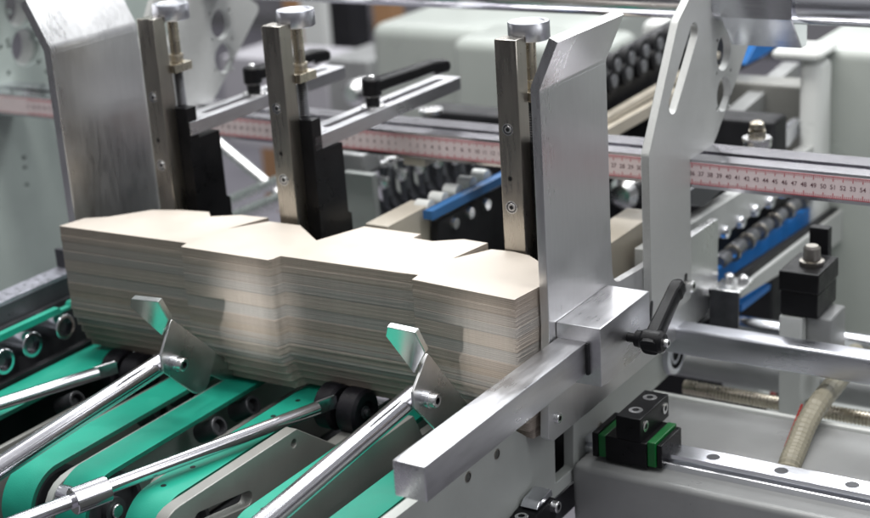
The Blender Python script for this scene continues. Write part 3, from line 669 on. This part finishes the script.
# beam with bolts right of support plate
rc = thing('roller_conveyor', 'blurred conveyor with a bolted pale beam, wheels and a bright blue belt at the right', 'conveyor', (3, 60, -20))
def yzpart(name, pxs, X, th, m, parent, rnd=.2, bev=.1): return obj(name, extr(rounded(yz(pxs, X), rnd, 3), X-th, X, 'X', bev=bev), m, parent)
ub = yzpart('upper_beam', [(650,250),(702,217),(745,190),(800,155),(900,92),(900,130),(785,193),(717,240),(650,285)], -.8, 2.2, 'anod', rc)
for a, b in [(723,231.6),(738.5,221.5),(753,210),(767.6,202),(781,192)]:
    p = at(a, b, X=-.8); obj('bolt', lathe((-.8,p[1],p[2]), (2,p[1],p[2]), [(0,0),(0,1.0),(.8,.9),(1.0,.5),(1.0,0)], 18), 'shaft', ub)
yzpart('inner_panel', [(660,290),(717,238),(785,193),(900,120),(900,150),(849,190),(717,270),(660,305)], -4.5, .8, 'darkp', rc)
bl_ = yzpart('blue_belt', [(660,312),(716,270),(770,233),(838,190),(870,168),(870,184),(850,197),(780,243),(717,285),(660,330)], -1.2, 1.0, 'blue', rc, .1)
for i, (a, b) in enumerate([(722,262),(737,250),(750,240),(764,229),(778,219),(792,209),(805,200),(817,192)]):
    p = Vector(at(a, b-1, X=-1.8)); w_ = obj('wheel', lathe(p+Vector((0,-1.2,.2)), p+Vector((0,2.0,.2)), [(0,0),(0,.9),(.3,1.1),(2.7,1.1),(3.0,.9),(3.0,0)], 22), 'roller', rc)
    obj('ring', ring(p+Vector((.6,2.2,.5)), p+Vector((.6,2.7,.5)), 1.35, .8, 28), 'steel', rc)
yzpart('lower_rail', [(700,304),(728,284),(849,200),(870,186),(870,189),(741,287),(741,296),(700,325)], 1.4, 1.0, 'darkp', rc, .1)
yzpart('side_panel', [(741,288),(870,189),(900,168),(900,196),(832,248),(800,262),(741,298.5)], 2.2, .7, 'anod', rc)
br = obj('angle_bracket', extr([(0,0),(6.2,0),(6.2,.45),(0,.45)], 0, 1, 'Y'), 'shaft') if False else None
p = at(738, 285, Z=-15.5)
sb = thing('sensor_bracket', 'small silver angle bracket with two bolts under the blue belt', 'bracket', (float(p[0]), float(p[1]), float(p[2])-4))
obj('top_leaf', box(p[0]-3.0, p[0]+1.2, p[1]-2.6, p[1]+2.8, p[2]-.4, p[2], .08), 'bright', sb)
obj('front_leaf', box(p[0]-3.0, p[0]+1.2, p[1]-2.9, p[1]-2.5, p[2]-5.5, p[2]-.02, .08), 'dark', sb)
for dx in (-1.9,.2): obj('bolt', lathe((p[0]+dx,p[1]+1.5,p[2]), (p[0]+dx,p[1]+1.5,9), [(0,0),(0,.75),(.7,.7),(1.0,.3),(1.0,0)], 16), 'bright', sb)
yzplate('lower_blue_belt', [(742,312),(770,290),(771,284),(742,304)], 0.5, 2.5, 'blue', 'short piece of blue belt showing under the silver bracket', 'belt', .1)
yzplate('black_post', [(711,330),(711,288),(738,290),(738,325)], -1.0, 2, 'darkp', 'black bracket post below the silver angle bracket', 'post', .2)
# nut stack on small rail behind ruler
c = Vector(at(757, 146, Y=62))
nt_ = thing('levelling_bolt', 'blurred bolt with stacked nut and wide washer behind the ruler rail, right', 'bolt', tuple(c))
obj('washer', lathe(c, c+Vector((0,0,5)), [(0,0),(0,2.0),(.9,2.0),(.9,2.1),(1.0,2.1),(1.3,2.0),(1.3,0)], 28), 'bright', nt_)
obj('nut', lathe(c+Vector((0,0,1.3)), c+Vector((0,0,9)), [(0,0),(0,1.25),(1.0,1.2),(1.05,.75),(1.2,1.05),(2.0,1.0),(2.3,.6),(2.3,0)], 12), 'brass', nt_)
obj('stud', rod(c-Vector((0,0,3)), c, .8), 'dark', nt_)
yzplate('pale_bar', [(764,160),(764,148),(802,118),(802,130),(790,146)], -3.5, 1.5, 'shaft', 'pale diagonal bar to the right of the levelling bolt', 'bar', .3)
# small stepped blocks left of upper beam  (692..735,175..215)
yzplate('rail_block', [(691,205),(691,190),(735,165),(735,178),(704,207)], -1.5, 3, 'dark', 'dark block with bright pins behind the bracket plate, under the ruler', 'block', .3)
for i, (a, b) in enumerate([(697,190),(703,187),(708,184),(712,181)]):
    pp = Vector(at(a, b, X=-3)); q_ = obj('guide_pin', lathe(pp-Vector((0,0,1)), pp+Vector((0,0,1)), [(0,0),(0,.55),(1.6,.5),(1.8,0)], 12), 'bright'); tag(q_, 'tiny bright pin standing on the dark block behind the bracket plate', 'pin', 'bright pins on the dark block')
yzplate('small_angle', [(690,275),(690,251),(702,252),(701,262),(697,275)], .4, 1.5, 'bright', 'small silver angle behind the bracket plate, beside the guide plate foot', 'angle', .1)
# big cream housings on the right
hb = thing('right_housing', 'large pale grey-green housing with rounded cream edges at the upper right', 'housing', (5, 118, -40))
h0 = at(800, 52, Y=105); 
obj('body', box(float(at(797,60,Y=105)[0]), 60, 105, 150, -60, float(at(830,48,Y=105)[2]), 2.2, 5), 'cover', hb)
obj('ledge', box(float(at(772,55,Y=98)[0]), float(at(822,60,Y=98)[0]), 97, 106, float(at(790,60,Y=98)[2]), float(at(790,49,Y=98)[2]), 1.1, 4), 'white', hb)
obj('corner_post', box(float(at(799,60,Y=99)[0]), float(at(822,60,Y=99)[0]), 98.5, 104.9, -50, float(at(790,60,Y=99)[2])-.02, 1.5, 4), 'white', hb)
fb = yzplate('sloped_beam', [(700,160),(735,118),(800,62),(800,92),(745,140),(720,172)], -14, 3, 'bed', 'dark grey sloping beam behind the bracket plate at the upper right', 'beam', .5)
fb2 = yzplate('blue_guard', [(744,66),(756,44),(780,44),(764,56)], -22, 2, 'blue', 'blurred blue guard below the shiny clamp collar', 'guard', .3)
fd = obj('dark_recess', box(-25, 0, 112, 118, -60, -2, .5), 'divider'); tag(fd, 'dull grey machine body between the sloping beam and the housing', 'machine body')

# ================================================================== CONVEYOR upper middle (black with wheels)
bc_ = thing('wheel_conveyor', 'black conveyor with two rows of wheels between guide plate and slotted plate', 'conveyor', (-22, 85, -10))
yzpart('side', [(560,165),(560,95),(690,18),(760,-20),(760,60),(700,90),(609,140)], -24, 3, 'darkp', bc_)
for row, (a0, b0, a1, b1, n) in enumerate([(600,72,700,22,8),(596,88,700,36,8)]):
    for i in range(n):
        t_ = i/(n-1); p = at(a0+(a1-a0)*t_, b0+(b1-b0)*t_, X=-23)
        obj('wheel', lathe((-24,p[1],p[2]), (-21,p[1],p[2]), [(0,0),(0,1.9),(1.4,1.9),(1.5,1.0),(1.7,1.0),(1.7,0)], 20, mis=[1,1,1,0,0]), ['roller','darkp'], bc_)
yzpart('rail', [(560,146),(609,116),(654,90),(720,52),(720,58),(654,97),(609,123),(560,153)], -21, 1.4, 'tan', bc_, .1)
yzpart('rail', [(560,160),(609,128),(654,103),(720,66),(720,78),(654,115),(609,141),(560,172)], -20, 1.4, 'tan', bc_, .1)
wt = obj('white_tray', box(float(at(640,30,Y=118)[0]), float(at(700,30,Y=118)[0]), 118, 140, float(at(640,45,Y=118)[2]), float(at(660,22,Y=118)[2]), 1.5, 4), 'white'); tag(wt, 'blurred white tray above the black wheel conveyor', 'tray')
# small chips between guide plate and support plate
bmz = obj('short_beam', box(-8.5, -4, 24, 46, -12, -4.0, .12), 'tan'); tag(bmz, 'tan beam end seen between the tall guide plate and the slotted bracket plate', 'beam', 'tan box beams behind the stack')
pp = at(626, 192, Y=70); kn = obj('round_knob', lathe(Vector(pp)+Vector((0,3,0)), Vector(pp)-Vector((0,3,0)), [(0,0),(0,2.5),(4,2.5),(5,1.6),(5.2,0)], 28), 'bright'); tag(kn, 'blurred bright round knob between the two right plates', 'knob')  # a round knob, out of focus
dk = obj('cross_shaft', rod(tuple(at(600,228,Y=66)), tuple(at(700,238,Y=66)), 1.8), 'shaft'); tag(dk, 'blurred shaft under the bright round knob', 'shaft')
db = obj('machine_core', box(-30, -2, 84, 90, -60, -1.0, .5), 'darkp'); tag(db, 'dark machine body behind the tan beam end', 'machine body')

# ================================================================== MIDDLE: tan beam, blue belt, hook brackets
tbm = obj('box_beam', box(-36.6, -33.0, 24.2, 35.6, -14, -2.9, .1), 'tan'); tag(tbm, 'tan box beam end right behind the stack, in front of the blue belt', 'beam', 'tan box beams behind the stack')
mb = thing('blue_conveyor', 'blurred bright blue belt on a dark frame, left of the right post', 'conveyor', (-31, 50, -14))
obj('belt', beam(at(428,212,X=-31.6), at(540,155,X=-31.6), 1.4, .95, .15), 'blue2', mb)
yzpart('frame', [(438,222),(540,164),(545,260),(438,300)], -31.5, 1.2, 'darkp', mb)
for a, b in [(453,223),(468.5,212.5),(485,204)]:
    p = at(a, b, X=-31.5); obj('bolt', lathe((-31.5,p[1],p[2]), (-29,p[1],p[2]), [(0,0),(0,.9),(.6,.8),(.6,0)], 16), 'bright', mb)
for a, b in [(430,208),(444,200),(458,192),(472,184),(486,177)]:
    p = at(a, b, X=-33); obj('wheel', lathe((-35,p[1],p[2]), (-32,p[1],p[2]), [(0,0),(0,1.1),(2.2,1.1),(2.2,0)], 20), 'white', mb)
# hook brackets
hk_src = None
for i, (a, b) in enumerate([(368,186),(386,178),(404,170),(422,163),(440,157),(458,154),(476,154)]):
    p = at(a, b, Y=56+i*1.5); x, y, z = [float(v) for v in p]
    if hk_src is None:
        t = thing('hook_bracket', 'dark hooked bracket with a bright tip below the ruler, nearest the middle post', 'hook bracket', (x, y, z-10), 'hooked brackets in a row below the ruler')
        obj('hook', extr(rounded([(-1.2+y,z+2.2),(1.8+y,z+1.8),(2.0+y,z-2.5),(7.5+y,z-7.0),(6.0+y,z-9.0),(-.4+y,z-4.8)],.8,3), x-.6, x+.6, 'X', bev=.12), 'blade', t)
        obj('hook_edge', tube(smoothpath([(x+.7,y+.2,z+1.8),(x+.7,y-.2,z-2.0),(x+.8,y+1.6,z-5.0),(x+.8,y+4.6,z-7.4)],5), .5, 8), 'roller', t)
        obj('tip', lathe((x,y-.6,z-.4), (x,y-3,z-.4), [(0,0),(0,1.15),(.5,1.1),(.8,0)], 18), 'bright', t)
        obj('arm', beam((x,y+.5,z+2.2), (x-4.0,y-4,z+1.4), .8, .6, .1), 'bright', t)
        hk_src = t; base = (x,y,z)
    else: dup(hk_src, (x-base[0], y-base[1], z-base[2]), 'dark hooked bracket with a bright tip below the ruler, '+['','second','third','fourth','fifth','sixth','last'][i]+' counted from the middle post')
mx = at(352, 195, Y=48); mp_ = obj('mount_plate', box(mx[0]-1.5, mx[0]+4.0, 48, 49.5, mx[2]-9, mx[2]+3.5, .15), 'paint'); tag(mp_, 'grey mounting plate with a dark hole right beside the middle black block', 'plate')
mc = obj('machine_belly', box(-62, -28, 78, 84, -50, -2.0, .6), 'darkp'); tag(mc, 'dark machine body behind the hooked brackets', 'machine body')
gb2 = obj('gear_box', box(float(at(336,150,Y=52)[0]), float(at(366,150,Y=52)[0]), 51, 56, float(at(350,172,Y=52)[2]), float(at(350,152,Y=52)[2]), .4), 'bed'); tag(gb2, 'small grey box below the ruler just right of the middle black block', 'box')

# ================================================================== LEFT BACKGROUND
pl_ = thing('machine_wall', 'big grey-green machine panel with round holes filling the left background', 'panel', (-128, 90, -80))
hl = [circ(*yz([(20,8)],-127)[0], 3.3, 28), circ(*yz([(26,47)],-127)[0], 3.3, 28)]
for q_ in [(38,38),(39,62),(10,12),(8,41),(9,46),(1,47),(47,72),(9,73),(24,158),(25,168),(27,185)]: hl.append(circ(*yz([q_],-127)[0], .42, 10))
obj('sheet', extr([(25,-80),(25,60),(98,60),(98,-80)], -128.6, -127, 'X', hl, bev=.1), 'panel', pl_)
rimr = [obj('hole_rim', ring((-131.5,*yz([q_],-127)[0]), (-128.7,*yz([q_],-127)[0]), 3.9, 3.35), 'white', pl_) for q_ in ((20,8),(26,47))]
# diagonal braces
for pts, Y, r, l in (([(215,140),(282,196)],75,.9,'thin pale brace slanting down between the left and middle posts'),([(205,212),(285,178)],72,1.1,'pale tube rising to the right behind the left black block'),([(225,222),(300,192)],68,1.4,'lower pale tube rising to the right behind the stack')):
    r_ = obj('brace_tube', rod(tuple(at(*pts[0],Y=Y)), tuple(at(*pts[1],Y=Y)), r, 20), 'bright'); tag(r_, l, 'brace', 'pale brace tubes behind the stack')
# covers
cv = obj('machine_cover', box(float(at(370,60,Y=160)[0]), float(at(560,60,Y=160)[0]), 160, 215, -75, float(at(372,24,Y=160)[2]), 3.2, 6), 'cover'); tag(cv, 'large pale green machine cover with rounded edges behind the middle, the taller of two', 'cover', 'rounded machine covers')
cv = obj('machine_cover', box(float(at(450,60,Y=140)[0]), float(at(600,60,Y=140)[0]), 140, 159, -75, float(at(452,39,Y=140)[2]), 2.6, 6), 'cover'); tag(cv, 'lower pale green machine cover with rounded edge, directly left of the right post', 'cover', 'rounded machine covers')
c = Vector(at(357, 92, Y=120)); q_ = obj('shiny_knob', lathe(c+Vector((0,3,0)), c-Vector((0,3,0)), [(0,0),(0,2.6),(4,2.8),(5.2,1.6),(5.4,0)], 28), 'bright'); tag(q_, 'blurred shiny round knob left of the black clamp lever', 'knob')  # a shiny round knob in the background
c = Vector(at(431, 113, Y=62)); q_ = obj('flat_disc', lathe(c, c+Vector((0,0,3)), [(0,0),(0,1.9),(.7,1.9),(.8,0)], 24), 'bright'); tag(q_, 'small bright disc just below the slotted arm with the lever', 'disc')
# hall
fl = obj('floor', box(-700, 500, -300, 600, -112, -110, 0), 'floor'); fl['kind'] = 'structure'
wa = obj('wall', box(-900, 500, 640, 644, -110, 60, 0), 'wall'); wa['kind'] = 'structure'
def bgbox(a0, a1, b0, b1, Y, dep, m, name, label, cat, bev=.6):
    x0 = float(at(a0,(b0+b1)/2,Y=Y)[0]); x1 = float(at(a1,(b0+b1)/2,Y=Y)[0]); z1 = float(at((a0+a1)/2,b0,Y=Y)[2]); z0 = float(at((a0+a1)/2,b1,Y=Y)[2])
    o = obj(name, box(x0, x1, Y, Y+dep, max(z0,-110), z1, bev), m); tag(o, label, cat); return o
bgbox(330,352,-20,75,250,10,'darkp','dark_cabinet','tall blurred black cabinet in the hall behind the machine','cabinet')
bgbox(302,326,-20,90,300,10,'white','pale_column','pale blurred column left of the black cabinet','column')
bgbox(286,300,-30,120,320,8,'wood','brown_column','brown blurred column between left bracket plate and pale column','column')
bgbox(372,392,-30,40,330,8,'wood','brown_board','brown blurred board above the large machine cover','board')
bgbox(118,140,-30,30,200,8,'wood','brown_crate','brown blurred board behind the left guide plate','board')
bgbox(172,186,-30,30,220,8,'darkp','dark_pillar','narrow dark pillar behind the left post knob','pillar')
bgbox(262,282,120,210,240,8,'wood','tan_pallet','tan blurred board low between the left and middle posts','board')
bgbox(225,330,60,150,200,20,'wall','grey_cabinet','lilac grey blurred cabinet behind the middle post','cabinet')
bgbox(330,372,60,160,180,20,'bed','grey_drive_unit','grey blurred drive unit left of the large machine cover','machine')

# ================================================================== LIGHTS, WORLD, CAMERA
def area(name, loc, tgt, sx, sy, e, col=(1,1,1)):
    l = bpy.data.lights.new(name, 'AREA'); l.shape = 'RECTANGLE'; l.size = sx*K; l.size_y = sy*K; l.energy = e; l.color = col
    o = bpy.data.objects.new(name, l); C.objects.link(o); o.location = Vector(loc)*K
    o.rotation_euler = (Vector(tgt)-Vector(loc)).to_track_quat('-Z','Y').to_euler(); return o
area('ceiling_light_front', (-20,-120,230), (-20,0,0), 260, 40, 11, (1,.99,.97))
area('ceiling_light_middle', (-20,20,230), (-20,20,0), 300, 45, 36, (1,.98,.95))
area('ceiling_light_rear', (-40,190,240), (-30,120,0), 340, 70, 62, (.97,.99,1))
area('ceiling_light_right', (190,0,160), (0,10,-5), 50, 220, 7, (.95,.98,1))
for (y, z, e) in ((400,150,13),(470,215,15),(560,300,18)):  # added lamp strips, placed so flat metal tops catch bright streaks
    area('added_highlight_row', (-150,y,z), (-30,20,0), 620, 16, e, (.98,.99,1))
def spot(loc, tgt, deg, e):  # added lamp without a real source, makes a glare patch on the stack
    l = bpy.data.lights.new('added_glare_spot', 'SPOT'); l.energy = e; l.spot_size = math.radians(deg); l.spot_blend = 1; l.shadow_soft_size = .04; l.color = (1,.98,.95)
    o = bpy.data.objects.new('added_glare_spot', l); C.objects.link(o); o.location = Vector(loc)*K
    o.rotation_euler = (Vector(tgt)-Vector(loc)).to_track_quat('-Z','Y').to_euler()
spot((-35,-150,48), (-37.9,0,-6.5), 2.9, 210)
spot((5,-150,48), (-4.0,0,-6), 2.7, 180)
w = bpy.data.worlds.new('World'); bpy.context.scene.world = w; w.use_nodes = True
n = w.node_tree; bg = n.nodes['Background']; tc = n.nodes.new('ShaderNodeTexCoord'); sx = n.nodes.new('ShaderNodeSeparateXYZ'); rp_ = n.nodes.new('ShaderNodeValToRGB')
n.links.new(tc.outputs['Generated'], sx.inputs[0])
no = n.nodes.new('ShaderNodeTexNoise'); no.inputs['Scale'].default_value = 3.5; no.inputs['Detail'].default_value = 3
n.links.new(tc.outputs['Generated'], no.inputs['Vector'])
ma = n.nodes.new('ShaderNodeMath'); ma.operation = 'MULTIPLY_ADD'; ma.inputs[1].default_value = .5; ma.inputs[2].default_value = .5
n.links.new(sx.outputs['Z'], ma.inputs[0])
mb_ = n.nodes.new('ShaderNodeMath'); mb_.operation = 'MULTIPLY_ADD'; mb_.inputs[1].default_value = .35; mb_.inputs[2].default_value = -.175
n.links.new(no.outputs['Fac'], mb_.inputs[0])
mc_ = n.nodes.new('ShaderNodeMath'); mc_.operation = 'ADD'; n.links.new(ma.outputs[0], mc_.inputs[0]); n.links.new(mb_.outputs[0], mc_.inputs[1])
n.links.new(mc_.outputs[0], rp_.inputs[0])
e = rp_.color_ramp.elements; e[0].position = .3; e[0].color = (.05,.05,.055,1); e[1].position = .95; e[1].color = (.85,.87,.9,1)
x = e.new(.48); x.color = (.16,.16,.17,1); x = e.new(.6); x.color = (.42,.42,.44,1)
n.links.new(rp_.outputs[0], bg.inputs['Color']); bg.inputs['Strength'].default_value = .48
cam = bpy.data.cameras.new('camera'); co = bpy.data.objects.new('camera', cam); C.objects.link(co)
cam.sensor_width = 36; cam.lens = 36*F/870; cam.clip_start = .02; cam.clip_end = 60
Rm = Matrix([[float(RW.T[i][j]) for j in range(3)] for i in range(3)])
co.matrix_world = Matrix.Translation(Vector(CAM)*K) @ Rm.to_4x4()
cam.dof.use_dof = True; cam.dof.focus_distance = 172*K; cam.dof.aperture_fstop = 4.6; cam.dof.aperture_blades = 7
s = bpy.context.scene; s.camera = co
s.render.engine = 'CYCLES'; s.view_settings.view_transform = 'Standard'; s.view_settings.look = 'None'; s.view_settings.exposure = .2; s.view_settings.gamma = 1
s.render.resolution_x = 1024; s.render.resolution_y = 610
